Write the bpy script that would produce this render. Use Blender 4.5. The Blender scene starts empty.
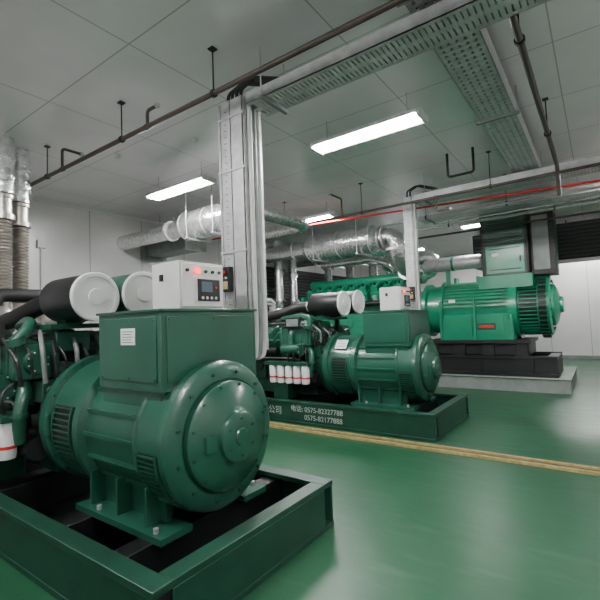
import bpy, math, random
from mathutils import Vector, Matrix
random.seed(4)
scene = bpy.context.scene
COL = scene.collection
PI = math.pi

# ------------------------------------------------------------------ materials
def mat(name, color, rough=0.5, metal=0.0, var=0.12, scale=6.0, emis=None, strength=0.0, bump=0.0, coat=0.0):
    m = bpy.data.materials.new(name); m.use_nodes = True
    nt = m.node_tree; b = nt.nodes['Principled BSDF']
    b.inputs['Roughness'].default_value = rough
    b.inputs['Metallic'].default_value = metal
    if coat: b.inputs['Coat Weight'].default_value = coat; b.inputs['Coat Roughness'].default_value = 0.15
    geo = nt.nodes.new('ShaderNodeNewGeometry')
    n = nt.nodes.new('ShaderNodeTexNoise'); n.inputs['Scale'].default_value = scale
    n.inputs['Detail'].default_value = 4
    nt.links.new(geo.outputs['Position'], n.inputs['Vector'])
    r = nt.nodes.new('ShaderNodeMapRange')
    r.inputs['From Min'].default_value = 0.3; r.inputs['From Max'].default_value = 0.7
    r.inputs['To Min'].default_value = 1 - var; r.inputs['To Max'].default_value = 1 + var
    nt.links.new(n.outputs['Fac'], r.inputs['Value'])
    mul = nt.nodes.new('ShaderNodeVectorMath'); mul.operation = 'SCALE'
    mul.inputs[0].default_value = color[:3]
    nt.links.new(r.outputs['Result'], mul.inputs['Scale'])
    nt.links.new(mul.outputs['Vector'], b.inputs['Base Color'])
    if emis:
        b.inputs['Emission Color'].default_value = (*emis, 1)
        b.inputs['Emission Strength'].default_value = strength
    if bump:
        bp = nt.nodes.new('ShaderNodeBump'); bp.inputs['Strength'].default_value = bump
        bp.inputs['Distance'].default_value = 0.01
        nt.links.new(n.outputs['Fac'], bp.inputs['Height']); nt.links.new(bp.outputs['Normal'], b.inputs['Normal'])
    return m

GREEN = mat('green_paint', (0.013, 0.080, 0.050), 0.32, 0, 0.15, 3, coat=0.4)
GREEN2 = mat('bright_green_paint', (0.006, 0.20, 0.105), 0.32, 0, 0.12, 3, coat=0.4)
DGREEN = mat('dark_green_paint', (0.007, 0.055, 0.033), 0.38, 0, 0.25, 8)
BASEG = mat('skid_green_paint', (0.007, 0.045, 0.027), 0.42, 0, 0.25, 5)
BLACK = mat('black_paint', (0.004, 0.005, 0.0055), 0.45, 0, 0.2, 6)
RUBBER = mat('black_rubber', (0.006, 0.006, 0.007), 0.55)
STEEL = mat('galvanised_steel', (0.50, 0.505, 0.51), 0.40, 0.5, 0.15, 12)
DSTEEL = mat('dull_tray_steel', (0.20, 0.22, 0.215), 0.5, 0.3, 0.15, 9)
SILVER = mat('aluminium_cladding', (0.72, 0.73, 0.73), 0.25, 0.9, 0.2, 14, bump=1.3)
BRONZE = mat('exhaust_bellows_steel', (0.40, 0.38, 0.35), 0.33, 0.85, 0.15, 10)
BROWN = mat('brown_primer_pipe', (0.055, 0.038, 0.032), 0.5)
RED = mat('red_plastic', (0.5, 0.015, 0.012), 0.4)
REDGLOW = mat('red_button_glow', (0.8, 0.03, 0.02), 0.4, emis=(1, 0.02, 0.01), strength=5)  # stop button red with a glow added to the material; no lamp inside
YELLOW = mat('yellow_paint', (0.42, 0.31, 0.13), 0.5, 0, 0.25, 20)
WHITE = mat('white_enamel', (0.68, 0.68, 0.68), 0.4, 0, 0.05)
PANELG = mat('panel_grey', (0.52, 0.53, 0.51), 0.4, 0, 0.05)
CREAM = mat('filter_end_grey', (0.60, 0.61, 0.60), 0.45, 0, 0.06)
PAPER = mat('white_label', (0.75, 0.77, 0.75), 0.5, 0, 0.03)
INK = mat('ink', (0.03, 0.035, 0.035), 0.6)
TUBE = mat('fluorescent_tube', (0.9, 0.9, 0.9), 0.4, emis=(1.0, 0.99, 0.98), strength=300)
SCREEN = mat('display_glass', (0.01, 0.012, 0.015), 0.15, emis=(0.2, 0.3, 0.35), strength=0.4)
CONC = mat('painted_concrete', (0.20, 0.22, 0.21), 0.6, 0, 0.15, 5)
LTEXT = mat('stencil_paint', (0.38, 0.44, 0.40), 0.6)

def seam_mat(name, color, axes, rough, metal, seamcol=0.45, w=0.012, var=0.06, bump=0.0):
    """panelled sheet: dark joints every pitch along given axes [(axis,pitch,offset)]"""
    m = mat(name, color, rough, metal, var, 1.2)
    nt = m.node_tree; b = nt.nodes['Principled BSDF']
    src = b.inputs['Base Color'].links[0].from_socket
    geo = nt.nodes.new('ShaderNodeNewGeometry'); sep = nt.nodes.new('ShaderNodeSeparateXYZ')
    nt.links.new(geo.outputs['Position'], sep.inputs[0])
    acc = None
    for ax, pitch, off in axes:
        a = nt.nodes.new('ShaderNodeMath'); a.operation = 'ADD'; a.inputs[1].default_value = off + 100*pitch
        nt.links.new(sep.outputs[ax], a.inputs[0])
        p = nt.nodes.new('ShaderNodeMath'); p.operation = 'PINGPONG'; p.inputs[1].default_value = pitch/2
        nt.links.new(a.outputs[0], p.inputs[0])
        c = nt.nodes.new('ShaderNodeMath'); c.operation = 'LESS_THAN'; c.inputs[1].default_value = w
        nt.links.new(p.outputs[0], c.inputs[0])
        if acc is None: acc = c.outputs[0]
        else:
            mx = nt.nodes.new('ShaderNodeMath'); mx.operation = 'MAXIMUM'
            nt.links.new(acc, mx.inputs[0]); nt.links.new(c.outputs[0], mx.inputs[1]); acc = mx.outputs[0]
    r = nt.nodes.new('ShaderNodeMapRange'); r.inputs['To Min'].default_value = 1; r.inputs['To Max'].default_value = seamcol
    nt.links.new(acc, r.inputs['Value'])
    s = nt.nodes.new('ShaderNodeVectorMath'); s.operation = 'SCALE'
    nt.links.new(src, s.inputs[0]); nt.links.new(r.outputs['Result'], s.inputs['Scale'])
    nt.links.new(s.outputs['Vector'], b.inputs['Base Color'])
    if bump:
        n = nt.nodes.new('ShaderNodeTexNoise'); n.inputs['Scale'].default_value = 1.5; n.inputs['Detail'].default_value = 1
        nt.links.new(geo.outputs['Position'], n.inputs['Vector'])
        bp = nt.nodes.new('ShaderNodeBump'); bp.inputs['Strength'].default_value = bump; bp.inputs['Distance'].default_value = 0.03
        nt.links.new(n.outputs['Fac'], bp.inputs['Height']); nt.links.new(bp.outputs['Normal'], b.inputs['Normal'])
    return m

CEIL = seam_mat('ceiling_panels', (0.80, 0.765, 0.785), [(1, 1.15, 0.3), (0, 1.45, 0.2)], 0.30, 0.3, 0.55, 0.006, bump=0.4)
WALLX = seam_mat('wall_panels_side', (0.66, 0.64, 0.64), [(1, 1.15, 0.3)], 0.33, 0.1, 0.5, 0.009, bump=0.3)
WALLY = seam_mat('wall_panels_end', (0.66, 0.64, 0.64), [(0, 1.15, 0.3)], 0.33, 0.1, 0.5, 0.009, bump=0.3)

def floor_mat():
    m = mat('green_epoxy_floor', (0.013, 0.080, 0.035), 0.3, 0, 0.10, 1.3)
    nt = m.node_tree; b = nt.nodes['Principled BSDF']
    b.inputs['Specular IOR Level'].default_value = 0.4
    src = b.inputs['Base Color'].links[0].from_socket
    geo = nt.nodes.new('ShaderNodeNewGeometry')
    mp = nt.nodes.new('ShaderNodeMapping'); mp.inputs['Scale'].default_value = (1.2, 6, 1)
    n = nt.nodes.new('ShaderNodeTexNoise'); n.inputs['Scale'].default_value = 1.6; n.inputs['Detail'].default_value = 7
    nt.links.new(geo.outputs['Position'], mp.inputs['Vector']); nt.links.new(mp.outputs[0], n.inputs['Vector'])
    cr = nt.nodes.new('ShaderNodeValToRGB'); cr.color_ramp.elements[0].position = 0.56; cr.color_ramp.elements[1].position = 0.78
    cr.color_ramp.elements[0].color = (0, 0, 0, 1); cr.color_ramp.elements[1].color = (0.4, 0.4, 0.4, 1)
    nt.links.new(n.outputs['Fac'], cr.inputs['Fac'])
    mx = nt.nodes.new('ShaderNodeMix'); mx.data_type = 'RGBA'
    nt.links.new(cr.outputs['Color'], mx.inputs['Factor']); nt.links.new(src, mx.inputs['A'])
    mx.inputs['B'].default_value = (0.08, 0.17, 0.11, 1)
    nt.links.new(mx.outputs['Result'], b.inputs['Base Color'])
    r = nt.nodes.new('ShaderNodeMapRange'); r.inputs['To Min'].default_value = 0.26; r.inputs['To Max'].default_value = 0.48
    nt.links.new(n.outputs['Fac'], r.inputs['Value']); nt.links.new(r.outputs['Result'], b.inputs['Roughness'])
    return m
FLOOR = floor_mat()

# ------------------------------------------------------------------ mesh builder
WL = {}   # object name -> world location
class B:
    def __init__(s): s.v = []; s.f = []; s.m = []; s.mats = []
    def mi(s, m):
        if m not in s.mats: s.mats.append(m)
        return s.mats.index(m)
    def add(s, vs, fs, m):
        o = len(s.v); k = s.mi(m); s.v += [Vector(v) for v in vs]
        for f in fs: s.f.append([i + o for i in f]); s.m.append(k)
        return s
    def box(s, x0, x1, y0, y1, z0, z1, m, rot=None, taper=1.0):
        c = Vector(((x0+x1)/2, (y0+y1)/2, (z0+z1)/2)); h = Vector(((x1-x0)/2, (y1-y0)/2, (z1-z0)/2))
        vs = []
        for sx, sy, sz in [(-1,-1,-1),(1,-1,-1),(1,1,-1),(-1,1,-1),(-1,-1,1),(1,-1,1),(1,1,1),(-1,1,1)]:
            t = taper if sz > 0 else 1
            p = Vector((sx*h.x*t, sy*h.y*t, sz*h.z))
            if rot: p = rot @ p
            vs.append(p + c)
        return s.add(vs, [(0,3,2,1),(4,5,6,7),(0,1,5,4),(1,2,6,5),(2,3,7,6),(3,0,4,7)], m)
    def lathe(s, prof, o, axis, m, seg=32, cap=True):
        a = Vector(axis).normalized(); u = a.orthogonal().normalized(); w = a.cross(u); o = Vector(o)
        vs = []; fs = []
        for t, r in prof:
            for i in range(seg):
                an = 2*PI*i/seg
                vs.append(o + a*t + (u*math.cos(an) + w*math.sin(an))*r)
        for k in range(len(prof)-1):
            for i in range(seg):
                j = (i+1) % seg
                fs.append((k*seg+i, k*seg+j, (k+1)*seg+j, (k+1)*seg+i))
        if cap:
            fs.append(tuple(range(seg-1, -1, -1))); n = (len(prof)-1)*seg
            fs.append(tuple(n+i for i in range(seg)))
        return s.add(vs, fs, m)
    def cyl(s, p0, p1, r, m, seg=20, r1=None):
        p0 = Vector(p0); p1 = Vector(p1); L = (p1-p0).length
        return s.lathe([(0, r), (L, r if r1 is None else r1)], p0, p1-p0, m, seg)
    def tube(s, pts, r, m, seg=12, sub=5):
        P = [Vector(p) for p in pts]
        Q = [P[0]]
        for i in range(1, len(P)-1):
            a, b, c = P[i-1], P[i], P[i+1]
            d = min((b-a).length, (c-b).length)*0.5; d = min(d, max(r*2.6, 0.04))
            s0 = b + (a-b).normalized()*d; s1 = b + (c-b).normalized()*d
            for k in range(sub+1):
                t = k/sub; Q.append(s0*(1-t)**2 + b*2*t*(1-t) + s1*t*t)
        Q.append(P[-1])
        vs = []; fs = []; T = (Q[1]-Q[0]).normalized(); u = T.orthogonal().normalized()
        for i, q in enumerate(Q):
            if i == 0: t = Q[1]-Q[0]
            elif i == len(Q)-1: t = Q[-1]-Q[-2]
            else: t = Q[i+1]-Q[i-1]
            if t.length < 1e-9: t = T
            t = t.normalized(); u = (u - t*u.dot(t)).normalized(); w = t.cross(u); T = t
            for k in range(seg):
                an = 2*PI*k/seg; vs.append(q + (u*math.cos(an)+w*math.sin(an))*r)
        for i in range(len(Q)-1):
            for k in range(seg):
                j = (k+1) % seg; fs.append((i*seg+k, i*seg+j, (i+1)*seg+j, (i+1)*seg+k))
        n = (len(Q)-1)*seg
        fs.append(tuple(range(seg-1, -1, -1))); fs.append(tuple(n+i for i in range(seg)))
        return s.add(vs, fs, m)
    def arc(s, x0, x1, yc, zc, r0, r1, a0, a1, m, n=10):
        vs = []; fs = []
        for i in range(n+1):
            a = math.radians(a0+(a1-a0)*i/n); c, d = math.cos(a), math.sin(a)
            vs += [(x0, yc+r0*c, zc+r0*d), (x1, yc+r0*c, zc+r0*d), (x1, yc+r1*c, zc+r1*d), (x0, yc+r1*c, zc+r1*d)]
        for i in range(n):
            for k in range(4):
                j = (k+1) % 4; fs.append((i*4+k, i*4+j, (i+1)*4+j, (i+1)*4+k))
        fs.append((3,2,1,0)); fs.append((n*4, n*4+1, n*4+2, n*4+3))
        return s.add(vs, fs, m)
    def bolts(s, x, yc, zc, R, n, r, m, d=0.02):
        for i in range(n):
            a = 2*PI*(i+0.5)/n
            s.cyl((x, yc+R*math.cos(a), zc+R*math.sin(a)), (x+d, yc+R*math.cos(a), zc+R*math.sin(a)), r, m, 6)
        return s
    def done(s, name, parent=None, off=(0,0,0), bevel=0.0, **props):
        off = Vector(off)
        lo = Vector([min(v[i] for v in s.v) for i in range(3)]); hi = Vector([max(v[i] for v in s.v) for i in range(3)])
        c = (lo+hi)/2
        if parent is None: c.z = lo.z
        me = bpy.data.meshes.new(name)
        me.from_pydata([v-c for v in s.v], [], s.f)
        for m in s.mats: me.materials.append(m)
        me.polygons.foreach_set('material_index', s.m)
        me.polygons.foreach_set('use_smooth', [True]*len(s.f))
        me.update(); me.set_sharp_from_angle(angle=math.radians(38))
        import bmesh
        bm = bmesh.new(); bm.from_mesh(me); bmesh.ops.recalc_face_normals(bm, faces=bm.faces); bm.to_mesh(me); bm.free()
        o = bpy.data.objects.new(name, me); COL.objects.link(o)
        w = c + off; WL[o.name] = w
        if parent: o.parent = parent; o.location = w - WL[parent.name]
        else: o.location = w
        if bevel:
            b = o.modifiers.new('Bevel', 'BEVEL'); b.width = bevel; b.segments = 2; b.limit_method = 'ANGLE'; b.angle_limit = math.radians(50)
        for k, v in props.items(): o[k] = v
        return o
def empty(name, loc, **props):
    o = bpy.data.objects.new(name, None); COL.objects.link(o); o.location = loc; o.empty_display_size = 0.2
    WL[o.name] = Vector(loc)
    for k, v in props.items(): o[k] = v
    return o
def text(name, s, loc, size, m, parent, rot=(PI/2, 0, 0), **props):
    cu = bpy.data.curves.new(name, 'FONT'); cu.body = s; cu.size = size; cu.extrude = 0.0012
    t = bpy.data.objects.new(name, cu); COL.objects.link(t)
    bpy.context.view_layer.update()
    me = bpy.data.meshes.new_from_object(t.evaluated_get(bpy.context.evaluated_depsgraph_get()))
    bpy.data.objects.remove(t)
    o = bpy.data.objects.new(name, me); COL.objects.link(o); me.materials.clear(); me.materials.append(m)
    o.rotation_euler = rot; WL[o.name] = Vector(loc); o.parent = parent; o.location = Vector(loc) - WL[parent.name]
    for k, v in props.items(): o[k] = v
    return o

# ------------------------------------------------------------------ room
XL, XR, YN, YF, H = -8.1, 1.7, -1.6, 17.0, 4.0
B().box(XL, XR, YN, YF, -0.1, 0, FLOOR).done('floor', kind='structure')
B().box(XL, XR, YN, YF, H, H+0.1, CEIL).done('ceiling', kind='structure')
B().box(XL-0.1, XL, YN, YF, 0, H, WALLX).done('wall_left', kind='structure')
B().box(XR, XR+0.1, YN, YF, 0, H, WALLX).done('wall_right', kind='structure')
B().box(XL, XR, YF, YF+0.1, 0, H, WALLY).done('wall_back', kind='structure')
B().box(XL, XR, YN-0.1, YN, 0, H, WALLY).done('wall_front', kind='structure')
b = B(); b.box(XL, XL+0.035, YN, YF, H-0.05, H, WHITE); b.done('trim_1', kind='structure')
b = B(); b.box(XL, XR, YF-0.035, YF, H-0.05, H, WHITE); b.done('trim_2', kind='structure')
b = B(); b.box(XL, XL+0.02, YN, YF, 0, 0.12, CONC); b.done('baseboard_left', kind='structure')
b = B(); b.box(XL, XR, YF-0.02, YF, 0, 0.12, CONC); b.done('baseboard_back', kind='structure')

b = B(); b.box(-7.2, 1.6, 5.03, 5.07, 0, 0.03, YELLOW); b.box(-7.2, 1.6, 5.07, 5.18, 0, 0.008, DGREEN); b.box(-7.2, 1.6, 5.18, 5.215, 0, 0.03, YELLOW)
b.done('trench_cover', label='narrow floor trench cover strip with raised dull yellow edging', category='floor trench')

# ------------------------------------------------------------------ generator sets (two alike)
ZA = 0.86
def genset(Yc, num):
    off = (0, Yc, 0)
    lab = ['dark green diesel generator set, white label on terminal box',
           'dark green diesel generator set on lettered base beside yellow strip'][num]
    G = empty('generator_set', (-4.3, Yc, 0), label=lab, category='generator', group='matching green diesel generator sets in a row')
    D = lambda bb, n, p=G, bevel=0.0, **k: bb.done(n, p, off, bevel, **k)
    b = B()
    for s in (-1, 1):
        y0, y1 = (s*0.82, s*0.70) if s < 0 else (0.70, 0.82)
        b.box(-6.8, -1.8, y0, y1, 0.31, 0.35, BASEG); b.box(-6.8, -1.8, y0, y1, 0, 0.04, BASEG)
        ym = s*0.80; b.box(-6.8, -1.8, ym-0.012, ym+0.012, 0.04, 0.31, BASEG)
        for x in (-2.6, -3.5, -4.4, -5.3, -6.2):
            b.box(x-0.01, x+0.01, min(s*0.70, s*0.79), max(s*0.70, s*0.79), 0.04, 0.31, BASEG)
    b.box(-1.92, -1.8, -0.70, 0.70, 0.31, 0.35, BASEG); b.box(-1.92, -1.8, -0.70, 0.70, 0, 0.04, BASEG); b.box(-1.824, -1.80, -0.70, 0.70, 0.04, 0.31, BASEG)
    b.box(-6.8, -6.68, -0.70, 0.70, 0, 0.35, BASEG)
    for x in (-2.35, -3.05, -4.2, -5.4): b.box(x-0.07, x+0.07, -0.79, 0.79, 0.03, 0.30, BLACK)
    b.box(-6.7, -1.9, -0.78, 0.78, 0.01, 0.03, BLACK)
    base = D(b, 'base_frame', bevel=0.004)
    if num == 1:
        text('stencil_lettering', '电话: 0575-82327788', (-4.10, Yc-0.823, 0.205), 0.108, LTEXT, base)
        text('stencil_lettering', '0575-82177888', (-3.84, Yc-0.823, 0.085), 0.108, LTEXT, base)
        text('stencil_lettering', '公司', (-4.56, Yc-0.823, 0.14), 0.14, LTEXT, base)
    # alternator
    b = B()
    prof = [(-3.66, 0.40), (-3.66, 0.53), (-3.58, 0.53), (-3.57, 0.485), (-3.20, 0.485), (-3.17, 0.52), (-3.10, 0.52), (-3.08, 0.46),
            (-2.46, 0.46), (-2.455, 0.495), (-2.43, 0.50), (-2.42, 0.485), (-2.20, 0.485), (-2.195, 0.498), (-2.155, 0.495), (-2.135, 0.475), (-2.12, 0.45), (-2.115, 0.38), (-2.13, 0.36)]
    b.lathe(prof, (0, 0, ZA), (1, 0, 0), GREEN, 56)
    b.bolts(-3.58, 0, ZA, 0.51, 20, 0.012, DGREEN, 0.015)
    b.bolts(-2.12, 0, ZA, 0.42, 12, 0.012, DGREEN, 0.018)
    for a in range(0, 360, 20):
        if 40 < a < 140: continue
        r = math.radians(a)
        b.box(-3.09, -2.45, 0.465*math.cos(r)-0.012, 0.465*math.cos(r)+0.012, ZA+0.465*math.sin(r)-0.012, ZA+0.465*math.sin(r)+0.012, GREEN)
    for s in (-1, 1):
        b.box(-3.20, -2.2, s*0.36-0.12, s*0.36+0.12, 0.30, 0.34, GREEN)
        for x in (-3.08, -2.75, -2.42): b.box(x-0.012, x+0.012, s*0.33-0.10, s*0.33+0.10, 0.34, 0.58, GREEN)
        b.box(-3.12, -2.36, s*0.30-0.02, s*0.30+0.02, 0.34, 0.60, GREEN)
        for x in (-2.95, -2.3): b.cyl((x, s*0.44, 0.34), (x, s*0.44, 0.37), 0.018, STEEL, 6)
    b.box(-2.95, -2.27, -0.40, 0.43, 1.02, 1.205, GREEN)
    alt = D(b, 'alternator', bevel=0.0)
    b = B()
    b.lathe([(-2.14, 0.30), (-2.14, 0.360), (-2.085, 0.360), (-2.07, 0.345), (-2.065, 0.322), (-2.045, 0.30), (-2.03, 0.20), (-2.015, 0.17), (-1.985, 0.165), (-1.975, 0.15), (-1.975, 0.06), (-1.965, 0.05), (-1.965, 0.02)], (0, 0, ZA), (1, 0, 0), GREEN, 48)
    b.bolts(-2.08, 0, ZA, 0.338, 12, 0.011, DGREEN, 0.02); b.bolts(-1.98, 0, ZA, 0.12, 6, 0.009, DGREEN, 0.013)
    b.box(-2.07, -2.01, -0.27, -0.19, ZA-0.05, ZA+0.05, GREEN)
    D(b, 'end_cover', alt)
    for (x0, x1, a0, a1, rr) in ((-2.41, -2.21, 184, 218, 0.487), (-2.41, -2.21, 222, 256, 0.487), (-2.41, -2.21, 322, 356, 0.487), (-3.52, -3.24, 160, 205, 0.487), (-3.52, -3.24, 212, 240, 0.487), (-3.52, -3.24, 335, 380, 0.487)):
        g = B(); g.arc(x0, x1, 0, ZA, rr-0.004, rr+0.004, a0, a1, BLACK)
        n = 9
        for i in range(n):
            a = a0+(a1-a0)*(i+0.5)/n; g.arc(x0+0.01, x1-0.01, 0, ZA, rr+0.004, rr+0.018, a-0.8, a+0.3, GREEN, 2)
        g.arc(x0, x0+0.014, 0, ZA, rr, rr+0.020, a0, a1, GREEN); g.arc(x1-0.014, x1, 0, ZA, rr, rr+0.020, a0, a1, GREEN)
        D(g, 'vent_grille', alt)
    b = B(); b.box(-2.96, -2.24, -0.42, 0.46, 1.19, 1.70, GREEN); b.box(-2.975, -2.225, -0.435, 0.475, 1.70, 1.718, GREEN)
    b.box(-2.92, -2.28, -0.428, -0.42, 1.25, 1.67, GREEN); b.box(-2.24, -2.232, -0.38, 0.42, 1.25, 1.67, GREEN)
    for x in (-2.9, -2.58, -2.30):
        for z in (1.27, 1.65): b.cyl((x, -0.428, z), (x, -0.434, z), 0.008, DGREEN, 8)
    for y in (-0.36, 0.02, 0.40):
        for z in (1.27, 1.65): b.cyl((-2.232, y, z), (-2.226, y, z), 0.008, DGREEN, 8)
    tb = D(b, 'terminal_box', alt, 0.006)
    b = B()
    if num == 0:
        b.box(-2.66, -2.50, -0.434, -0.4285, 1.49, 1.60, PAPER)
        for k in range(5): b.box(-2.645, -2.515-0.02*(k % 2), -0.436, -0.434, 1.505+k*0.018, 1.509+k*0.018, INK)
        D(b, 'rating_label', alt, label='white printed rating label')
    else:
        Rl = Matrix.Rotation(math.radians(-38), 3, 'X'); c = Vector((-3.38, -0.37, 1.22))
        b.box(c.x-0.1, c.x+0.1, c.y-0.003, c.y+0.003, c.z-0.085, c.z+0.085, PAPER, Rl)
        for k in range(4):
            d = c + Rl @ Vector((0, -0.005, -0.05+k*0.033)); b.box(d.x-0.08, d.x+0.08, d.y-0.001, d.y+0.001, d.z-0.004, d.z+0.004, INK, Rl)
        D(b, 'rating_label', alt, label='white printed rating label')
    # control panel
    b = B(); b.box(-2.83, -2.50, -0.06, 0.38, 1.73, 2.09, PANELG); b.box(-2.50, -2.488, -0.045, 0.365, 1.745, 2.075, WHITE)
    b.box(-2.80, -2.55, -0.02, 0.34, 1.716, 1.735, BLACK)
    cp = D(b, 'control_panel', bevel=0.006)
    b = B(); b.box(-2.49, -2.478, 0.10, 0.32, 1.79, 1.96, BLACK); b.box(-2.479, -2.475, 0.13, 0.24, 1.86, 1.94, SCREEN)
    for k in range(4): b.cyl((-2.478, 0.14+k*0.045, 1.815), (-2.474, 0.14+k*0.045, 1.815), 0.012, PANELG, 10)
    b.cyl((-2.478, 0.28, 1.90), (-2.474, 0.28, 1.90), 0.012, RED, 10)
    D(b, 'display', cp)
    b = B(); b.cyl((-2.49, 0.09, 2.02), (-2.47, 0.09, 2.02), 0.016, REDGLOW, 16); b.cyl((-2.47, 0.09, 2.02), (-2.46, 0.09, 2.02), 0.022, REDGLOW, 20)
    D(b, 'emergency_stop_button', cp, label='red mushroom stop button')
    for y in (0.0, 0.18, 0.25, 0.32):
        b = B(); b.cyl((-2.49, y, 2.02), (-2.474, y, 2.02), 0.013, BLACK if y in (0.0, 0.25) else DGREEN, 14); D(b, 'indicator_button', cp)
    b = B(); b.box(-2.73, -2.69, -0.068, -0.06, 1.95, 2.0, BLACK); D(b, 'side_latch', cp)
    # engine
    b = B()
    b.lathe([(-3.90, 0.30), (-3.90, 0.42), (-3.80, 0.48), (-3.66, 0.50), (-3.66, 0.3)], (0, 0, ZA), (1, 0, 0), DGREEN, 40)
    b.box(-6.15, -3.88, -0.34, 0.34, 0.60, 1.22, DGREEN)
    b.box(-6.0, -3.95, -0.26, 0.26, 0.36, 0.60, DGREEN)
    for s in (-1, 1):
        b.box(-6.1, -3.9, min(s*0.2, s*0.52), max(s*0.2, s*0.52), 1.05, 1.20, DGREEN, Matrix.Rotation(math.radians(-28*s), 3, 'X'))
        for k in range(7):
            x = -3.95-k*0.34; b.box(x-0.02, x+0.02, s*0.37-0.03, s*0.37+0.03, 0.62, 1.08, DGREEN)
        for k in range(6):
            x = -4.12-k*0.34; b.cyl((x, s*0.34, 0.85), (x, s*0.37, 0.85), 0.10, DGREEN, 20)
        b.box(-4.6, -4.3, s*0.5-0.12, s*0.5+0.12, 0.33, 0.62, DGREEN); b.box(-6.0, -5.7, s*0.5-0.12, s*0.5+0.12, 0.33, 0.62, DGREEN)
    b.lathe([(-6.4, 0.08), (-6.4, 0.24), (-6.3, 0.24), (-6.3, 0.12), (-6.15, 0.12)], (0, 0, 0.8), (1, 0, 0), BLACK, 28)
    b.box(-6.2, -6.14, -0.40, 0.40, 0.55, 1.45, DGREEN)
    en = D(b, 'engine', bevel=0.008)
    for s in (-1, 1):
        R = Matrix.Rotation(math.radians(-32*s), 3, 'X')
        for k in range(6):
            x = -4.08-k*0.345
            h = B(); cy, cz = s*0.40, 1.33
            h.box(x-0.15, x+0.15, cy-0.15, cy+0.15, cz-0.10, cz+0.06, GREEN, R)
            ax = R @ Vector((0, 0, 1)); c = Vector((x, cy, cz)) + ax*0.11
            h.box(x-0.12, x+0.12, c.y-0.12, c.y+0.12, c.z-0.05, c.z+0.06, GREEN, R, 0.85)
            for q in (-0.08, 0.08):
                p = c + ax*0.06; h.cyl((x+q, p.y, p.z), (x+q, p.y+ax.y*0.03, p.z+ax.z*0.03), 0.014, STEEL, 8)
            D(h, 'cylinder_head', en, 0.006)
    for s in (-1, 1):
        p = B(); p.cyl((-6.05, s*0.16, 1.52), (-3.95, s*0.16, 1.52), 0.075, GREEN, 18)
        for k in range(6): p.tube([(-4.08-k*0.345, s*0.16, 1.52), (-4.08-k*0.345, s*0.30, 1.50), (-4.08-k*0.345, s*0.34, 1.40)], 0.04, GREEN, 10)
        D(p, 'intake_manifold', en)
        p = B(); p.cyl((-6.0, s*0.60, 1.12), (-4.5, s*0.60, 1.12), 0.065, BLACK, 16)
        for k in range(2, 6): p.tube([(-4.08-k*0.345, s*0.60, 1.12), (-4.08-k*0.345, s*0.56, 1.22), (-4.08-k*0.345, s*0.48, 1.26)], 0.035, GREEN, 10)
        D(p, 'coolant_rail', en)
        for k in range(3):
            p = B(); z = 1.0-k*0.05
            p.tube([(-3.95, s*0.50, z-0.1), (-4.2, s*0.52, z), (-5.2, s*0.52, z), (-5.35, s*0.50, z-0.2)], 0.012, (STEEL, BLACK, RUBBER)[k], 8)
            D(p, 'fuel_line', en)
        p = B(); ty = s*0.30
        p.lathe([(-0.12, 0.05), (-0.12, 0.12), (-0.05, 0.16), (0.03, 0.17), (0.10, 0.12), (0.12, 0.08), (0.24, 0.08)], (-5.15, ty, 1.72), (1, 0, 0), BRONZE, 26)
        p.lathe([(-0.1, 0.06), (-0.08, 0.12), (0, 0.14), (0.08, 0.11), (0.1, 0.05)], (-5.35, ty, 1.70), (1, 0, 0), BRONZE, 22)
        D(p, 'turbocharger', en)
        p = B(); p.tube([(-4.02, s*0.20, 1.86), (-4.3, s*0.24, 1.86), (-4.6, s*0.30, 1.76), (-4.92, s*0.30, 1.72)], 0.085, RUBBER, 16)
        for x in (-4.07, -4.25): p.cyl((x, s*0.21, 1.86), (x-0.02, s*0.21, 1.86), 0.092, STEEL, 18)
        D(p, 'intake_hose', en, label='thick black rubber intake hose')
    p = B(); p.tube([(-5.3, -0.30, 1.80), (-5.3, -0.28, 2.02), (-5.3, 0.28, 2.02), (-5.3, 0.30, 1.80)], 0.075, (RUBBER, SILVER)[num], 16); D(p, 'crossover_pipe', en, label='crossover pipe between turbochargers')
    fb = B(); fb.box(-4.68, -3.80, -0.74, -0.60, 0.90, 0.96, DGREEN); fb.box(-4.3, -4.1, -0.62, -0.3, 0.88, 0.97, DGREEN); D(fb, 'filter_head', en, 0.004)
    for k in range(5):
        x = -3.89-k*0.165
        f = B(); f.lathe([(0.61, 0.03), (0.61, 0.060), (0.63, 0.066), (0.88, 0.066), (0.90, 0.055)], (x, -0.67, 0), (0, 0, 1), WHITE, 20)
        f.lathe([(0.69, 0.0662), (0.69, 0.0672), (0.715, 0.0672), (0.715, 0.0662)], (x, -0.67, 0), (0, 0, 1), RED, 20, False)
        D(f, 'oil_filter', en, label='white spin-on filter with thin red band')
    p = B(); p.cyl((-4.25, -0.50, 0.66), (-3.75, -0.50, 0.66), 0.09, BLACK, 18); p.cyl((-4.0, -0.42, 0.74), (-3.8, -0.42, 0.74), 0.06, BLACK, 14); D(p, 'starter_motor', en)
    for s in (-1, 1):
        p = B(); p.box(-4.42, -3.80, s*0.50-0.13, s*0.50+0.13, 1.22, 1.50, GREEN)
        for k in range(5): p.box(-3.86-k*0.13, -3.84-k*0.13, s*0.50-0.145, s*0.50+0.145, 1.21, 1.52, GREEN)
        p.cyl((-3.80, s*0.5, 1.36), (-3.74, s*0.5, 1.36), 0.095, GREEN, 22); p.bolts(-3.74, s*0.5, 1.36, 0.078, 8, 0.009, STEEL, 0.012)
        D(p, 'oil_cooler', en, 0.008)
        p = B(); p.tube([(-3.86, s*0.60, 0.72), (-3.80, s*0.62, 0.95), (-3.82, s*0.58, 1.10), (-3.95, s*0.52, 1.24)], 0.05, GREEN, 14)
        p.cyl((-3.80, s*0.62, 0.93), (-3.80, s*0.62, 0.96), 0.068, GREEN, 16); D(p, 'water_pipe', en)
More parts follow.
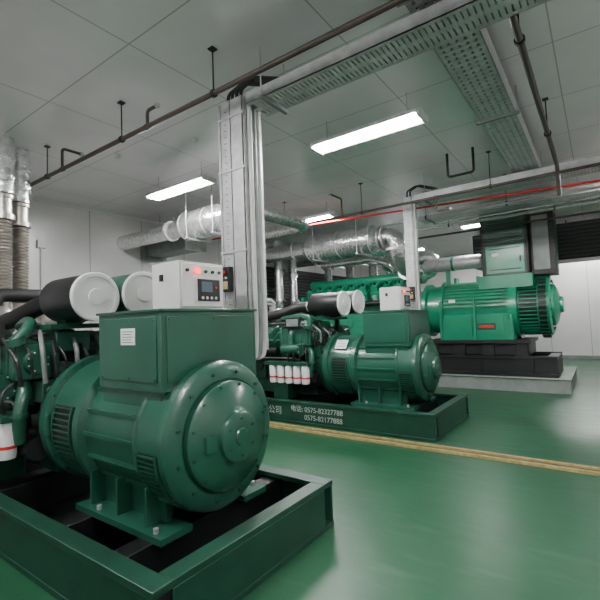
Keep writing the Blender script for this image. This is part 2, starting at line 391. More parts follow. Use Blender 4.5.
        p = B(); p.box(-3.92, -3.72, s*0.42-0.06, s*0.42+0.06, 1.02, 1.20, DGREEN); p.cyl((-3.72, s*0.42, 1.11), (-3.69, s*0.42, 1.11), 0.045, BLACK, 16); D(p, 'speed_sensor_housing', en, 0.008)
    p = B(); p.box(-4.02, -3.80, -0.34, -0.04, 1.42, 1.60, GREEN); p.cyl((-3.91, -0.2, 1.58), (-3.91, -0.2, 1.615), 0.07, GREEN, 18); D(p, 'thermostat_housing', en, 0.012)
    p = B(); p.cyl((-4.32, -0.68, 1.16), (-3.98, -0.68, 1.16), 0.085, GREEN, 20); p.lathe([(0, 0.085), (0, 0.105), (0.03, 0.105), (0.03, 0.085)], (-3.98, -0.68, 1.16), (1, 0, 0), GREEN, 20)
    p.bolts(-3.95, -0.68, 1.16, 0.09, 8, 0.008, STEEL, 0.012); p.tube([(-4.15, -0.68, 1.2), (-4.15, -0.68, 1.42), (-4.15, -0.56, 1.46)], 0.045, GREEN, 12); D(p, 'fuel_pump', en)
    p = B(); p.box(-4.25, -3.95, -0.70, -0.66, 1.50, 1.68, BLACK); p.box(-4.22, -3.98, -0.712, -0.70, 1.53, 1.65, DSTEEL); p.box(-4.12, -4.08, -0.70, -0.40, 1.54, 1.57, DGREEN); D(p, 'engine_control_unit', en, 0.006)
    p = B(); p.tube([(-3.82, -0.64, 1.52), (-3.86, -0.50, 1.66), (-4.2, -0.40, 1.70), (-4.6, -0.30, 1.66)], 0.05, GREEN, 14)
    p.cyl((-3.83, -0.62, 1.50), (-3.83, -0.64, 1.56), 0.07, GREEN, 16); D(p, 'breather_pipe', en)
    for k in range(9):
        p = B(); y = -0.64+k*0.09; r0 = random.uniform
        p.tube([(-3.71, y, 1.16+r0(0, .1)), (-3.69, y-0.03, 1.36+r0(0, .1)), (-3.95+r0(-.1, .1), y+r0(-.05, .05), 1.56+r0(0, .06)), (-4.4-r0(0, .4), y+0.08, 1.54+r0(0, .06))], (0.016, 0.010, 0.020)[k % 3], (RUBBER, RUBBER, DSTEEL)[k % 3], 8)
        D(p, 'wiring_hose', en)
    for k in range(4):
        p = B(); x = -3.84-0.12*k
        p.tube([(x, -0.70, 0.96), (x+0.02, -0.74, 1.06), (x, -0.72, 1.14), (x-0.05, -0.55, 1.24)], 0.014, RUBBER, 8); D(p, 'fuel_hose', en)
    p = B(); p.box(-3.98, -3.70, -0.42, 0.42, 1.62, 1.66, DGREEN); p.box(-3.9, -3.75, -0.28, -0.14, 1.66, 1.70, DGREEN); p.box(-3.9, -3.75, 0.14, 0.30, 1.66, 1.72, DGREEN)
    p.box(-3.90, -3.82, -0.36, -0.30, 1.2, 1.62, DGREEN); p.box(-3.90, -3.82, 0.30, 0.36, 1.2, 1.62, DGREEN); D(p, 'filter_bracket', en)
    for k, (fy, fx, fz) in enumerate(((-0.20, -3.41, 1.875), (0.215, -3.36, 1.905))):
        f = B(); body = BLACK if (k == 0 or num == 1) else GREEN
        f.lathe([(fx-0.62, 0.08), (fx-0.60, 0.17), (fx-0.56, 0.198), (fx-0.03, 0.198), (fx-0.03, 0.204), (fx-0.005, 0.204), (fx-0.005, 0.1)], (0, fy, fz), (1, 0, 0), body, 36)
        af = D(f, 'air_filter')
        e = B(); e.lathe([(fx-0.005, 0.206), (fx+0.02, 0.206), (fx+0.028, 0.198), (fx+0.028, 0.17), (fx+0.018, 0.165), (fx+0.018, 0.07), (fx+0.028, 0.065), (fx+0.028, 0.01)], (0, fy, fz), (1, 0, 0), CREAM if (k == 0 or num == 1) else PANELG, 36)
        D(e, 'end_cap', af, label='light grey round end cap')
    for (ex, y) in ((-5.84, -0.02), (-6.12, 0.27)):
        p = B()
        pr = [(1.98, 0.10), (2.0, 0.13), (2.04, 0.13), (2.04, 0.09)]
        z = 2.06
        while z < 2.96: pr += [(z, 0.080), (z+0.02, 0.105)]; z += 0.04
        pr += [(2.98, 0.08), (2.98, 0.13), (3.04, 0.13), (3.04, 0.10), (3.24, 0.10), (3.24, 0.12), (3.28, 0.12), (3.28, 0.05)]
        p.lathe(pr, (ex, y, 0), (0, 0, 1), BRONZE, 28)
        p.tube([(ex, y, 2.0), (ex, y, 1.78), (-5.42, (-0.28 if y < 0.1 else 0.28), 1.70)], 0.085, BRONZE, 18)
        D(p, 'exhaust_bellows', label='corrugated steel exhaust pipe')
    return G
genset(2.05, 0)
genset(6.20, 1)

for (x, y) in ((-5.84, 2.03), (-6.12, 2.32)):
    b = B(); b.lathe([(3.285, 0.10), (3.30, 0.12), (3.45, 0.12), (3.45, 0.14), (3.50, 0.14), (3.50, 0.12), (3.72, 0.12), (3.72, 0.135), (3.76, 0.135), (3.76, 0.12), (3.999, 0.12)], (x, y, 0), (0, 0, 1), SILVER, 28)
    b.done('exhaust_riser', label='silver clad exhaust riser passing through the ceiling', category='exhaust pipe', group='exhaust risers')

# silencers
def silencer(x0, x1, y, z, r, duct_r, label):
    E = empty('exhaust_silencer', ((x0+x1)/2, y, z-r), label=label, category='silencer')
    b = B(); b.lathe([(x0-0.14, duct_r), (x0, r*0.93), (x0+0.02, r), (x0+0.05, r), (x1-0.05, r), (x1-0.02, r), (x1, r*0.93), (x1+0.10, duct_r)], (0, y, z), (1, 0, 0), SILVER, 36)
    for k in range(3):
        x = x0+0.05+(x1-x0-0.1)*k/2; b.lathe([(x-0.012, r), (x-0.012, r+0.006), (x+0.012, r+0.006), (x+0.012, r)], (0, y, z), (1, 0, 0), STEEL, 36, False)
    b.done('body', E)
    b = B(); b.cyl((XL+0.02, y, z), (x0-0.12, y, z), duct_r, SILVER, 24)
    b.lathe([(x0-0.5, duct_r), (x0-0.5, duct_r+0.04), (x0-0.46, duct_r+0.04), (x0-0.46, duct_r)], (0, y, z), (1, 0, 0), STEEL, 24)
    b.done('outlet_pipe', E)
    for x in (x0+0.3, x1-0.3):
        b = B(); b.cyl((x, y-r-0.02, z), (x, y-r-0.02, H), 0.008, STEEL, 8); b.cyl((x, y+r+0.02, z), (x, y+r+0.02, H), 0.008, STEEL, 8)
        b.box(x-0.02, x+0.02, y-r-0.04, y+r+0.04, z-r-0.03, z-r-0.002, STEEL); b.cyl((x, y-r-0.02, z-r-0.02), (x, y-r-0.02, z), 0.008, STEEL, 8); b.cyl((x, y+r+0.02, z-r-0.02), (x, y+r+0.02, z), 0.008, STEEL, 8)
        b.done('hanger', E)
    return E
S1 = silencer(-6.0, -4.75, 5.0, 3.40, 0.27, 0.15, 'silver clad exhaust silencer hung over the dark green generator')
b = B(); b.tube([(-4.68, 5.0, 3.40), (-4.35, 5.0, 3.40), (-4.35, 6.45, 3.40), (-5.0, 6.47, 3.40), (-6.12, 6.47, 3.42), (-6.12, 6.47, 3.285)], 0.12, SILVER, 20)
b.tube([(-5.3, 6.46, 3.42), (-5.84, 6.18, 3.42), (-5.84, 6.18, 3.285)], 0.10, SILVER, 20)
b.done('inlet_pipe', S1)
S2 = silencer(-5.95, -4.15, 8.9, 3.46, 0.33, 0.20, 'fat silver clad exhaust silencer with flanged elbow')
b = B(); b.tube([(-4.1, 8.9, 3.46), (-3.62, 8.9, 3.46), (-3.62, 8.95, 2.95), (-3.62, 9.42, 2.75)], 0.20, SILVER, 28)
for x in (-4.02, -3.92): b.lathe([(0, 0.20), (0, 0.27), (0.04, 0.27), (0.04, 0.20)], (x, 8.9, 3.46), (1, 0, 0), STEEL, 30)
b.lathe([(3.12, 0.20), (3.12, 0.27), (3.17, 0.27), (3.17, 0.20)], (-3.62, 8.93, 0), (0, 0, 1), STEEL, 30)
b.done('inlet_pipe', S2)
S3 = silencer(-6.6, -5.2, 10.9, 3.52, 0.30, 0.18, 'silver clad exhaust silencer over the bright green engine')
b = B(); b.tube([(-5.1, 10.9, 3.52), (-4.6, 10.9, 3.52), (-4.6, 10.9, 3.22)], 0.18, SILVER, 24)
b.lathe([(3.22, 0.18), (3.22, 0.25), (3.26, 0.25), (3.26, 0.18)], (-4.6, 10.9, 0), (0, 0, 1), STEEL, 26)
b.done('inlet_pipe', S3)
b = B(); b.box(-7.9, -6.6, 5.45, 5.9, 3.15, 3.5, DSTEEL); b.box(-6.62, -6.56, 5.42, 5.93, 3.12, 3.53, STEEL); b.box(-8.08, -7.9, 5.4, 5.95, 3.1, 3.55, DSTEEL)
for x in (-7.5, -6.9): b.cyl((x, 5.5, 3.5), (x, 5.5, 4.0), 0.01, STEEL, 8); b.cyl((x, 5.85, 3.5), (x, 5.85, 4.0), 0.01, STEEL, 8)
b.done('air_duct', bevel=0.004, label='grey rectangular sheet metal duct into the side wall', category='duct')
for (x, y) in ((-7.55, 9.55), (-7.55, 10.25)):
    b = B(); pr = [(0.0, 0.02), (0.0, 0.22), (0.06, 0.22), (0.06, 0.13), (1.6, 0.13), (1.6, 0.18), (1.65, 0.18)]; z = 1.68
    while z < 2.2: pr += [(z, 0.11), (z+0.025, 0.15)]; z += 0.05
    pr += [(2.22, 0.18), (2.27, 0.18), (2.27, 0.13), (3.0, 0.13), (3.0, 0.17), (3.05, 0.17), (3.05, 0.13), (3.98, 0.13)]
    b.lathe(pr, (x, y, 0), (0, 0, 1), SILVER, 24)
    b.done('exhaust_stack', label='silver lagged vertical stack in front of dark louvre', category='exhaust pipe', group='lagged stacks by the louvre')

# ------------------------------------------------------------------ bigger generator set on plinth
YC = 10.4
b = B(); b.box(-7.2, -0.55, 9.70, 11.9, 0, 0.26, CONC); b.box(-7.22, -0.53, 9.68, 11.92, 0.26, 0.30, FLOOR); b.box(-7.22, -0.53, 9.675, 9.68, 0.275, 0.30, STEEL)
b.done('equipment_plinth', label='raised grey concrete plinth with green top and pale edge', category='plinth')
G3 = empty('generator_set', (-3.9, YC, 0.30), label='large bright green generator set on black frame and plinth', category='generator')
b = B()
for y in (-0.62, 0.52):
    b.box(-6.9, -0.75, y, y+0.10, 0.30, 0.36, BLACK); b.box(-6.9, -0.75, y, y+0.10, 0.66, 0.72, BLACK); b.box(-6.9, -0.75, y+0.04, y+0.06, 0.36, 0.66, BLACK)
    for x in (-6.6, -5.4, -4.2, -3.2, -2.2, -1.2): b.box(x-0.02, x+0.02, y, y+0.10, 0.36, 0.66, BLACK)
for x in (-6.85, -3.6, -0.85): b.box(x-0.1, x+0.1, -0.52, 0.52, 0.32, 0.70, BLACK)
for x in (-3.35, -2.75, -2.15, -1.5): b.box(x, x+0.24, -0.60, 0.60, 0.72, 1.04, BLACK)
b.box(-3.30, -1.25, -0.56, 0.56, 0.74, 1.04, BLACK)
b.box(-3.38, -1.20, -0.66, 0.66, 0.98, 1.06, BLACK)
b.done('base_frame', G3, (0, YC, 0), 0.005)
Z3 = 1.76
b = B()
b.lathe([(-3.45, 0.35), (-3.45, 0.64), (-3.36, 0.64), (-3.34, 0.56), (-3.05, 0.58), (-3.03, 0.68), (-2.95, 0.68), (-2.94, 0.62), (-1.60, 0.62), (-1.59, 0.70), (-1.42, 0.70), (-1.41, 0.58), (-1.05, 0.58), (-1.04, 0.64), (-0.84, 0.64), (-0.82, 0.60), (-0.82, 0.44)], (0, 0, Z3), (1, 0, 0), GREEN2, 56)
b.box(-3.02, -1.50, -0.64, 0.64, 1.06, 1.62, GREEN2)
for x in (-2.85, -2.2): b.box(x, x+0.52, -0.655, -0.64, 1.16, 1.54, GREEN2)
for x in (-3.02, -2.29, -1.56): b.box(x, x+0.05, -0.68, -0.60, 1.06, 1.95, GREEN2)
for a in (122, 130, 138, 146, 154, 162, 170, 178):
    r = math.radians(a); b.box(-2.94, -1.60, 0.64*math.cos(r)-0.03, 0.64*math.cos(r)+0.03, Z3+0.64*math.sin(r)-0.010, Z3+0.64*math.sin(r)+0.010, GREEN2)
b.bolts(-0.82, 0, Z3, 0.52, 18, 0.016, DGREEN, 0.03); b.bolts(-1.42, 0, Z3, 0.65, 22, 0.014, DGREEN, 0.02)
b.box(-2.15, -1.1, -0.58, 0.50, 2.16, 2.44, GREEN2)
for x in (-2.8, -2.3): b.box(x, x+0.06, -0.12, 0.12, 2.36, 2.50, GREEN2)
alt3 = b.done('alternator', G3, (0, YC, 0))
b = B(); b.lathe([(-0.82, 0.2), (-0.82, 0.45), (-0.77, 0.44), (-0.72, 0.35), (-0.68, 0.18), (-0.62, 0.16), (-0.62, 0.02)], (0, 0, Z3), (1, 0, 0), GREEN2, 40)
b.bolts(-0.80, 0, Z3, 0.41, 12, 0.014, DGREEN, 0.03); b.done('end_cover', alt3, (0, YC, 0))
g = B(); g.arc(-1.39, -1.06, 0, Z3, 0.578, 0.590, 60, 300, BLACK, 24)
for i in range(30): g.arc(-1.39, -1.06, 0, Z3, 0.59, 0.63, 62+i*8, 63.6+i*8, GREEN2, 1)
g.done('vent_grille', alt3, (0, YC, 0))
g = B()
g.lathe([(-1.02, 0.641), (-1.02, 0.66), (-0.88, 0.66), (-0.88, 0.641)], (0, 0, Z3), (1, 0, 0), BLACK, 48, False)
for i in range(40):
    a = i*9; g.arc(-1.02, -0.88, 0, Z3, 0.66, 0.70, a, a+2.5, DGREEN, 1)
g.done('finned_ring', alt3, (0, YC, 0), label='dark finned ring')
b = B(); b.box(-2.02, -1.16, -0.60, 0.50, 2.44, 3.78, DGREEN)
b.box(-2.05, -2.0, -0.62, 0.5, 2.44, 3.80, BLACK); b.box(-1.18, -1.14, -0.62, 0.5, 2.44, 3.80, BLACK); b.box(-2.05, -1.14, -0.62, 0.5, 3.76, 3.80, BLACK); b.box(-2.05, -1.14, -0.62, -0.59, 3.10, 3.14, BLACK)
b.box(-1.96, -1.22, -0.62, -0.598, 2.48, 3.07, GREEN2); b.box(-1.96, -1.22, -0.62, -0.598, 3.16, 3.72, GREEN)
b.box(-1.90, -1.28, -0.626, -0.62, 2.54, 2.56, BLACK); b.box(-1.90, -1.28, -0.626, -0.62, 2.99, 3.01, BLACK); b.box(-1.31, -1.28, -0.64, -0.62, 2.70, 2.82, BLACK); b.box(-1.84, -1.70, -0.626, -0.62, 2.84, 2.92, PAPER)
for k in range(7): b.box(-1.90, -1.28, -0.635, -0.62, 3.22+k*0.06, 3.24+k*0.06, BLACK)
b.done('terminal_cabinet', G3, (0, YC, 0), 0.006, label='tall black and green terminal cabinet')
b = B(); b.box(-1.12, -0.68, -0.40, 0.30, 2.40, 3.74, BLACK); b.box(-1.08, -0.78, -0.415, -0.398, 2.50, 3.64, CONC); b.box(-0.682, -0.67, -0.34, 0.24, 2.5, 3.6, DGREEN)
b.done('breaker_box', G3, (0, YC, 0), 0.008)
b = B(); b.box(-2.20, -1.84, -0.662, -0.656, 1.28, 1.42, DGREEN); b.box(-2.17, -1.87, -0.668, -0.662, 1.32, 1.38, RED)
b.done('name_plate', alt3, (0, YC, 0), label='small red plate')
b = B(); b.box(-2.80, -2.66, -0.662, -0.652, 1.90, 1.97, PAPER); b.done('rating_label', alt3, (0, YC, 0), label='small white label')
# engine 3
b = B()
b.lathe([(-3.8, 0.4), (-3.8, 0.52), (-3.5, 0.58), (-3.45, 0.58), (-3.45, 0.4)], (0, 0, 1.7), (1, 0, 0), GREEN2, 36)
b.box(-6.9, -3.78, -0.45, 0.45, 1.15, 2.05, GREEN2); b.box(-6.8, -3.9, -0.35, 0.35, 0.72, 1.15, DGREEN)
for k in range(8): b.cyl((-4.05-k*0.36, -0.46, 1.5), (-4.05-k*0.36, -0.49, 1.5), 0.12, GREEN2, 18)
b.box(-7.0, -6.9, -0.55, 0.55, 1.0, 2.3, GREEN2)
en3 = b.done('engine', G3, (0, YC, 0), 0.01)
for s in (-1, 1):
    R = Matrix.Rotation(math.radians(-30*s), 3, 'X')
    for k in range(9):
        x = -3.98-k*0.33; h = B(); cy = s*0.46; z0 = 2.16
        h.box(x-0.12, x+0.12, cy-0.17, cy+0.17, z0, z0+0.2, GREEN2, R)
        ax = R @ Vector((0, 0, 1)); c = Vector((x, cy, z0+0.1))+ax*0.16
        h.box(x-0.10, x+0.10, c.y-0.13, c.y+0.13, c.z-0.06, c.z+0.09, GREEN2, R, 0.8)
        h.cyl((x, c.y+ax.y*.06, c.z+ax.z*.06), (x, c.y+ax.y*.15, c.z+ax.z*.15), 0.03, BLACK, 10)
        side = R @ Vector((0, s*0.17, 0)); h.box(x-0.05, x+0.05, cy+side.y-0.03, cy+side.y+0.03, z0+0.05+side.z-0.06, z0+0.05+side.z+0.08, STEEL, R)
        h.done('cylinder_head', en3, (0, YC, 0), 0.006)
    p = B(); p.cyl((-6.8, s*0.2, 2.62), (-3.75, s*0.2, 2.62), 0.13, GREEN2, 18)
    for k in range(9): p.cyl((-3.98-k*0.33, s*0.2, 2.62), (-3.98-k*0.33, s*0.40, 2.42), 0.06, GREEN2, 10)
    p.done('intake_manifold', en3, (0, YC, 0))
    p = B(); p.cyl((-6.8, s*0.68, 2.0), (-3.8, s*0.68, 2.0), 0.07, BLACK, 14)
    for k in range(9): p.cyl((-3.98-k*0.33, s*0.68, 2.0), (-3.98-k*0.33, s*0.50, 2.1), 0.035, BLACK, 8)
    p.done('coolant_rail', en3, (0, YC, 0))
for k, y in enumerate((-0.36, 0.36)):
    p = B(); p.lathe([(-0.15, 0.06), (-0.15, 0.19), (-0.05, 0.27), (0.06, 0.27), (0.14, 0.18), (0.3, 0.11)], (-3.72, y, 2.74), (1, 0, 0), SILVER, 26)
    if k == 0:
        p.tube([(-3.62, -0.93, 2.74), (-3.66, -0.65, 2.64), (-3.78, -0.36, 2.66)], 0.19, SILVER, 24)
        p.lathe([(0, 0.19), (0, 0.25), (0.05, 0.25), (0.05, 0.19)], (-3.62, -0.93, 2.74), (0, 1, -0.2), STEEL, 26)
    p.done('turbocharger', en3, (0, YC, 0))
p = B(); p.tube([(-3.45, 0.1, 2.72), (-3.2, 0.0, 2.98), (-3.45, -0.1, 3.15), (-3.9, 0.1, 3.0), (-4.3, 0.1, 2.75)], 0.17, SILVER, 22)
p.lathe([(0, 0.17), (0, 0.22), (0.05, 0.22), (0.05, 0.17)], (-3.34, 0.05, 2.84), (0.5, -0.2, 0.6), STEEL, 24); p.done('charge_air_pipe', en3, (0, YC, 0), label='crinkled silver clad bent pipe')
for x in (-4.9, -5.6, -6.3):
    p = B(); pr = [(2.66, 0.10), (2.66, 0.16), (2.70, 0.16), (2.70, 0.10)]; z = 2.72
    while z < 3.05: pr += [(z, 0.095), (z+0.02, 0.125)]; z += 0.04
    pr += [(3.07, 0.10), (3.07, 0.16), (3.11, 0.16), (3.11, 0.05)]
    p.lathe(pr, (x, -0.10, 0), (0, 0, 1), SILVER, 22)
    p.done('exhaust_bellows', en3, (0, YC, 0), label='silver flanged exhaust bellows')
p = B(); p.tube([(-6.5, -0.1, 3.22), (-4.9, -0.1, 3.22), (-4.6, 0.0, 3.05), (-4.6, 0.3, 2.9)], 0.11, SILVER, 20); p.done('exhaust_manifold', en3, (0, YC, 0), label='silver lagged exhaust manifold')
p = B(); p.lathe([(-3.40, 0.10), (-3.40, 0.13), (-3.1, 0.16), (-2.15, 0.16), (-2.1, 0.14), (-2.1, 0.05)], (0, -0.36, 2.82), (1, 0, 0), STEEL, 26)
p.lathe([(-2.75, 0.16), (-2.75, 0.175), (-2.70, 0.175), (-2.70, 0.16)], (0, -0.36, 2.82), (1, 0, 0), GREEN2, 26)
p.box(-2.9, -2.8, -0.40, -0.32, 2.30, 2.68, GREEN2)
p.done('intake_pipe', en3, (0, YC, 0), label='grey horizontal air intake pipe')

# ------------------------------------------------------------------ cable risers and trays
def riser(Yo, n):
    E = empty('cable_riser', (-2.66, Yo+0.86, 1.36), label='vertical closed galvanised cable tray with conduits beside green generator', category='cable tray', group='vertical cable risers')
    x0, x1, y0, y1, z0, z1 = (-2.82, -2.66)[n], -2.52, Yo+0.70, Yo+(0.94, 0.90)[n], 1.36, 3.67
    b = B()
    if n == 0:
        b.box(x0, x0+0.15, y0, y0+0.012, z0, z1, STEEL); b.box(x0+0.16, x1, y0-0.012, y0+0.012, z0, z1, STEEL); b.box(x0+0.15, x0+0.16, y0+0.01, y0+0.02, z0, z1, BLACK)
    else: b.box(x0, x1, y0, y0+0.012, z0, z1, STEEL)
    b.box(x1-0.012, x1, y0+0.012, y1, z0, z1, STEEL); b.box(x0, x0+0.012, y0+0.012, y1, z0, z1, STEEL)
    b.box(x0+0.012, x1-0.012, y1-0.012, y1, z0, z1, DSTEEL)
    for x in ((x0, x1-0.02, x0+0.13), (x0, x1-0.02))[n]: b.box(x, x+0.02, y0-0.016, y0, z0, z1, STEEL)
    for y in (y0, y1-0.035): b.box(x1, x1+0.012, y, y+0.035, z0, z1, STEEL)
    z = z0+0.06
    while z < z1-0.05:
        b.box(x0+0.06, x0+0.09, y0-0.002, y0+0.002, z, z+0.005, INK)
        z += 0.06
    for z in (1.5, 2.25, 3.0, 3.5): b.box(x0-0.01, x1+0.015, y0-0.020, y0-0.012, z, z+0.02, STEEL)
    b.done('tray_body', E)
    for k in range((3, 2)[n]):
        c = B(); yy = y0+0.06+k*0.055
        c.tube([(x1+0.026, yy, z1-0.02), (x1+0.026, yy, 1.5), (x1+0.026, yy-0.02, 1.30), (x1-0.05, Yo+0.49, 1.26+0.02*k)], 0.023, PANELG if k != 1 else DSTEEL, 12)
        c.done('conduit', E)
    for k in range((4, 2)[n]):
        c = B(); x = x0+0.045+k*0.065; yb = y0+0.07
        c.tube([(x, yb, z0+0.3), (x, yb, 1.45), (x, yb-0.05, 1.30), (x, Yo+0.49, 1.30+0.03*k)], 0.021, RUBBER, 10)
        c.done('cable', E)
    for k in range((4, 2)[n]):
        c = B(); x = x0+0.05+k*0.055; yb = y0+0.08
        c.tube([(x, yb, z1-0.05), (x, yb, z1+0.12), (x+0.15, yb+0.04, z1+0.20), (x+0.45, yb+0.06, z1+0.08)], 0.016, RUBBER, 10)
        c.done('top_cable', E)
    xb = x0+0.02
    c = B(); c.box(xb, xb+0.12, y0-0.07, y0-0.020, 1.90, 2.12, BLACK); c.cyl((xb+0.06, y0-0.07, 2.07), (xb+0.06, y0-0.09, 2.07), 0.020, RED, 14); c.box(xb+0.02, xb+0.10, y0-0.073, y0-0.07, 1.92, 1.99, YELLOW)
    for q in (0.035, 0.085): c.cyl((xb+q, y0-0.07, 2.02), (xb+q, y0-0.08, 2.02), 0.009, WHITE, 10)
    c.done('button_station', E, label='small push button station with red knob and yellow label')
riser(2.05, 0); riser(6.20, 1)

def tray(x0, x1, y0, y1, z0, z1, along, label):
    E = empty('cable_tray', ((x0+x1)/2, (y0+y1)/2, z0), label=label, category='cable tray')
    b = B()
    if along == 'x':
        b.box(x0, x1, y0, y0+0.008, z0, z1, STEEL); b.box(x0, x1, y1-0.008, y1, z0, z1, STEEL)
        b.box(x0, x1, y0, y0+0.04, z0, z0+0.008, STEEL); b.box(x0, x1, y1-0.04, y1, z0, z0+0.008, STEEL)
        b.box(x0, x1, (y0+y1)/2-0.03, (y0+y1)/2+0.03, z0, z0+0.008, STEEL)
        b.box(x0, x1, y0+0.03, y1-0.03, z0+0.012, z0+0.018, DSTEEL)
        x = x0+0.05
        while x < x1-0.04: b.box(x, x+0.028, y0+0.01, y1-0.01, z0-0.002, z0+0.012, STEEL); x += 0.040
    else:
        b.box(x0, x0+0.008, y0, y1, z0, z1, STEEL); b.box(x1-0.008, x1, y0, y1, z0, z1, STEEL)
        w = (x1-x0)
        for f in (0, 0.2, 0.4, 0.6, 0.8, 1.0): xx = x0+(w-0.04)*f; b.box(xx, xx+0.04, y0, y1, z0, z0+0.008, STEEL)
        b.box(x0+0.01, x1-0.01, y0, y1, z0+0.012, z0+0.018, DSTEEL)
        y = y0+0.05
        while y < y1-0.04: b.box(x0+0.01, x1-0.01, y, y+0.035, z0-0.002, z0+0.012, STEEL); y += 0.075
    b.done('tray_body', E)
    for k in range(5):
        b = B()
        if along == 'x': y = y0+0.05+k*(y1-y0-0.1)/4; b.cyl((x0+0.02, y, z0+0.045), (x1-0.02, y, z0+0.045), 0.022, RUBBER, 8)
        else: x = x0+0.05+k*(x1-x0-0.1)/4; b.cyl((x, y0+0.02, z0+0.045), (x, y1-0.02, z0+0.045), 0.022, RUBBER, 8)
        b.done('power_cable', E)
    L = (x1-x0) if along == 'x' else (y1-y0); n = max(2, int(L/1.5))
    for k in range(n):
        t = 0.2+(L-0.4)*k/(n-1); b = B()
        if along == 'x':
            b.cyl((x0+t, y0-0.02, z0-0.02), (x0+t, y0-0.02, H), 0.006, STEEL, 6); b.cyl((x0+t, y1+0.02, z0-0.02), (x0+t, y1+0.02, H), 0.006, STEEL, 6); b.box(x0+t-0.02, x0+t+0.02, y0-0.04, y1+0.04, z0-0.025, z0-0.003, DSTEEL)
        else:
            b.cyl((x0-0.02, y0+t, z0-0.02), (x0-0.02, y0+t, H), 0.006, STEEL, 6); b.cyl((x1+0.02, y0+t, z0-0.02), (x1+0.02, y0+t, H), 0.006, STEEL, 6); b.box(x0-0.04, x1+0.04, y0+t-0.02, y0+t+0.02, z0-0.025, z0-0.003, DSTEEL)
        b.done('hanger', E)
tray(-2.46, 1.3, 2.73, 3.03, 3.56, 3.66, 'x', 'overhead galvanised cable tray joining the main aisle tray')
tray(-2.46, 1.5, 6.88, 7.20, 3.54, 3.68, 'x', 'overhead galvanised cable tray over the lettered generator')
tray(-2.9, 1.5, 8.35, 8.70, 3.56, 3.68, 'x', 'overhead galvanised cable tray beside red sprinkler pipe')
tray(-0.95, -0.60, 0.2, 7.3, 3.72, 3.88, 'y', 'wide main cable tray running along the aisle ceiling')

def pipe(pts, r, m, label, hang=(), cat='pipe', branch=()):
    E = empty('ceiling_pipe', pts[0], label=label, category=cat)
    b = B(); b.tube(pts, r, m, 12); b.done('pipe_run', E)
    for p in hang:
        b = B(); b.cyl((p[0], p[1], p[2]+r), (p[0], p[1], H), 0.007, BLACK, 6)
        b.lathe([(-0.015, r), (-0.015, r+0.012), (0.015, r+0.012), (0.015, r)], p, Vector(pts[1])-Vector(pts[0]), BLACK, 14); b.box(p[0]-0.03, p[0]+0.03, p[1]-0.03, p[1]+0.03, H-0.012, H, BLACK)
        b.done('hanger', E)
    for q in branch:
        b = B(); b.tube(q, r*0.75, m, 10); e = Vector(q[-1]); b.lathe([(0, r*0.75), (0, r*1.2), (0.03, r*1.2), (0.05, 0.01)], e, Vector(q[-1])-Vector(q[-2]), STEEL, 12)
        b.lathe([(-0.03, r*1.25), (0.03, r*1.25)], q[0], Vector(pts[1])-Vector(pts[0]), m, 14)
        b.done('branch', E)
pipe([(-8.05, 2.48, 3.60), (0.4, 2.48, 3.60)], 0.023, BROWN, 'dark brown steel pipe hung below ceiling across the room', [(-5.7, 2.48, 3.6), (-4.0, 2.48, 3.6), (-2.6, 2.48, 3.6)],
     branch=(((-5.3, 2.48, 3.6), (-5.3, 2.48, 3.86), (-5.3, 2.7, 3.86)), ((-3.55, 2.48, 3.6), (-3.55, 2.48, 3.76), (-3.4, 2.48, 3.76))))
pipe([(-0.36, 0.2, 3.60), (-0.36, 6.6, 3.60), (-0.36, 6.75, 3.2)], 0.026, BROWN, 'dark steel pipe running along the aisle ceiling', [(-0.36, 3.4, 3.6), (-0.36, 5.4, 3.6)])
pipe([(-6.5, 6.60, 3.48), (0.8, 6.60, 3.48)], 0.022, BROWN, 'thin dark pipe beside an overhead cable tray', [(-5.0, 6.60, 3.48), (-3.3, 6.60, 3.48), (-1.2, 6.6, 3.48)],
     branch=(((-3.7, 6.6, 3.48), (-3.7, 6.6, 3.8), (-3.7, 6.2, 3.8)), ((-2.0, 6.6, 3.48), (-2.0, 6.6, 3.26), (-1.8, 6.6, 3.26))))
pipe([(-3.4, 7.9, 3.5), (1.5, 7.9, 3.5)], 0.03, STEEL, 'galvanised pipe run under the ceiling', [(-2.6, 7.9, 3.5), (-1.2, 7.9, 3.5)])
pipe([(-1.70, 6.25, 3.99), (-1.70, 6.25, 3.64), (-1.34, 6.25, 3.64), (-1.34, 6.25, 3.99)], 0.018, BLACK, 'black pipe loop dropping from ceiling')
pipe([(-7.9, 7.35, 3.78), (1.5, 7.35, 3.40)], 0.018, RED, 'thin red sprinkler pipe sloping under the ceiling')
pipe([(-2.4, 7.55, 3.42), (1.5, 7.55, 3.42)], 0.014, PANELG, 'thin pale conduit below the cable tray')
pipe([(-2.4, 7.7, 3.30), (1.5, 7.7, 3.30)], 0.016, DSTEEL, 'thin grey conduit crossing above the bright green generator')
pipe([(-3.6, 9.4, 3.60), (1.5, 9.4, 3.60)], 0.03, STEEL, 'galvanised pipe with hangers near the black duct', [(-2.6, 9.4, 3.6), (-0.6, 9.4, 3.6)])
pipe([(-3.6, 9.6, 3.45), (1.5, 9.6, 3.45)], 0.022, BROWN, 'thin brown pipe above the bright green generator')

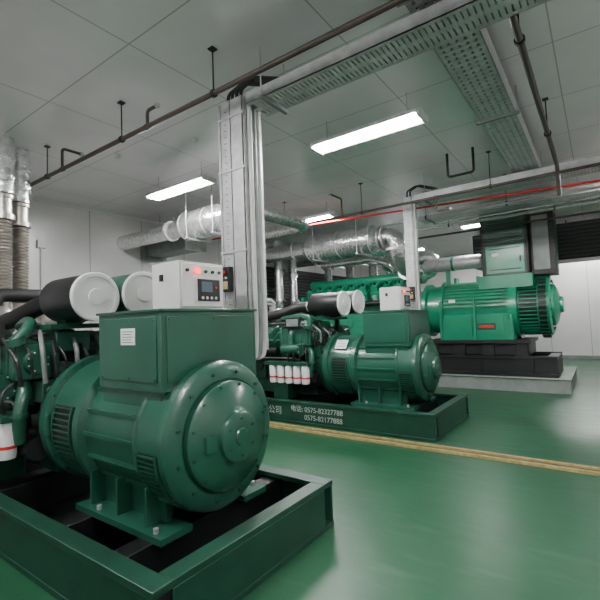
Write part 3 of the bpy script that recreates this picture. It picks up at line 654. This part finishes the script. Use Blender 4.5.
b = B(); b.box(-2.9, 1.6, 12.8, 13.8, 2.95, 3.90, BLACK)
for k in range(9): b.box(-2.85, 1.55, 12.77, 12.8, 3.0+k*0.1, 3.04+k*0.1, INK)
for x in (-2.3, -0.6, 1.2): b.cyl((x, 13.0, 3.9), (x, 13.0, H), 0.015, BLACK, 8); b.cyl((x, 13.6, 3.9), (x, 13.6, H), 0.015, BLACK, 8)
b.done('ventilation_duct', bevel=0.01, label='large black louvred ventilation duct hung near end wall', category='duct')
b = B(); b.box(XL, XL+0.05, 8.3, 15.8, 0.4, 3.3, BLACK)
for k in range(28): b.box(XL+0.05, XL+0.10, 8.35, 15.75, 0.45+k*0.1, 0.475+k*0.1, INK, Matrix.Rotation(0.6, 3, 'Y'))
b.done('wall_louvre', label='wide dark metal louvre panel in the side wall', category='louvre')
b = B(); b.cyl((XL+0.02, 3.4, 2.25), (XL+0.02, 3.4, 3.14), 0.015, WHITE, 10); b.box(XL, XL+0.06, 3.33, 3.47, 3.1, 3.24, WHITE); b.box(XL, XL+0.04, 3.34, 3.46, 2.15, 2.3, WHITE)
b.done('wall_conduit', label='white conduit with junction boxes on panel wall', category='conduit')
for i, p in enumerate(((-5.3, 3.2), (-4.1, 3.55))):
    b = B(); b.lathe([(H-0.045, 0.02), (H-0.04, 0.04), (H-0.015, 0.05), (H, 0.052)], (p[0], p[1], 0), (0, 0, 1), WHITE, 20)
    b.done('smoke_detector', label='small round white smoke detector on ceiling', category='smoke detector', group='ceiling smoke detectors')

# ------------------------------------------------------------------ lamps
def lamp(xc, yc):
    z = 3.72
    E = empty('ceiling_light', (xc, yc, z-0.06), label='white twin tube fluorescent fitting hung below ceiling', category='ceiling light', group='fluorescent ceiling lights')
    b = B(); b.box(xc-0.66, xc+0.66, yc-0.05, yc+0.05, z, z+0.05, WHITE)
    for s in (-1, 1): b.box(xc-0.65, xc+0.65, yc+s*0.095-0.06, yc+s*0.095+0.06, z-0.016, z-0.010, WHITE, Matrix.Rotation(s*-0.42, 3, 'X'))
    for s in (-1, 1): b.box(xc+s*0.655-0.018, xc+s*0.655+0.018, yc-0.13, yc+0.13, z-0.06, z+0.01, PANELG)
    b.done('housing', E, (0, 0, 0), 0.003)
    for s in (-1, 1):
        t = B(); t.cyl((xc-0.62, yc+s*0.055, z-0.035), (xc+0.62, yc+s*0.055, z-0.035), 0.019, TUBE, 14); t.done('tube', E)
        t = B(); t.cyl((xc+s*0.5, yc, z+0.05), (xc+s*0.5, yc, H), 0.006, STEEL, 6); t.done('suspension_rod', E)
for (x, y) in ((-2.04, 4.25), (-5.1, 4.1), (-4.85, 7.15), (-1.9, 10.3), (-4.9, 12.6), (-0.3, 15.6), (0.7, 1.0), (0.9, 8.0), (-3.2, 0.3)):
    lamp(x, y)

# ------------------------------------------------------------------ camera
cam_d = bpy.data.cameras.new('camera'); cam = bpy.data.objects.new('camera', cam_d); COL.objects.link(cam)
cam_d.sensor_width = 36; cam_d.lens = 25.2; cam_d.clip_start = 0.05
yaw = math.radians(35.5); pit = math.radians(3.0); rol = math.radians(2.2)
F = Vector((-math.sin(yaw)*math.cos(pit), math.cos(yaw)*math.cos(pit), math.sin(pit)))
R = Vector((math.cos(yaw), math.sin(yaw), 0)); U = R.cross(F)
cx = R*math.cos(rol) - U*math.sin(rol); cy = R*math.sin(rol) + U*math.cos(rol); cz = -F
M = Matrix((cx, cy, cz)).transposed().to_4x4(); M.translation = (0, 0, 1.6)
cam.matrix_world = M
scene.camera = cam
w = bpy.data.worlds.new('world'); scene.world = w; w.use_nodes = True
w.node_tree.nodes['Background'].inputs['Color'].default_value = (0.5, 0.55, 0.52, 1); w.node_tree.nodes['Background'].inputs['Strength'].default_value = 0.1
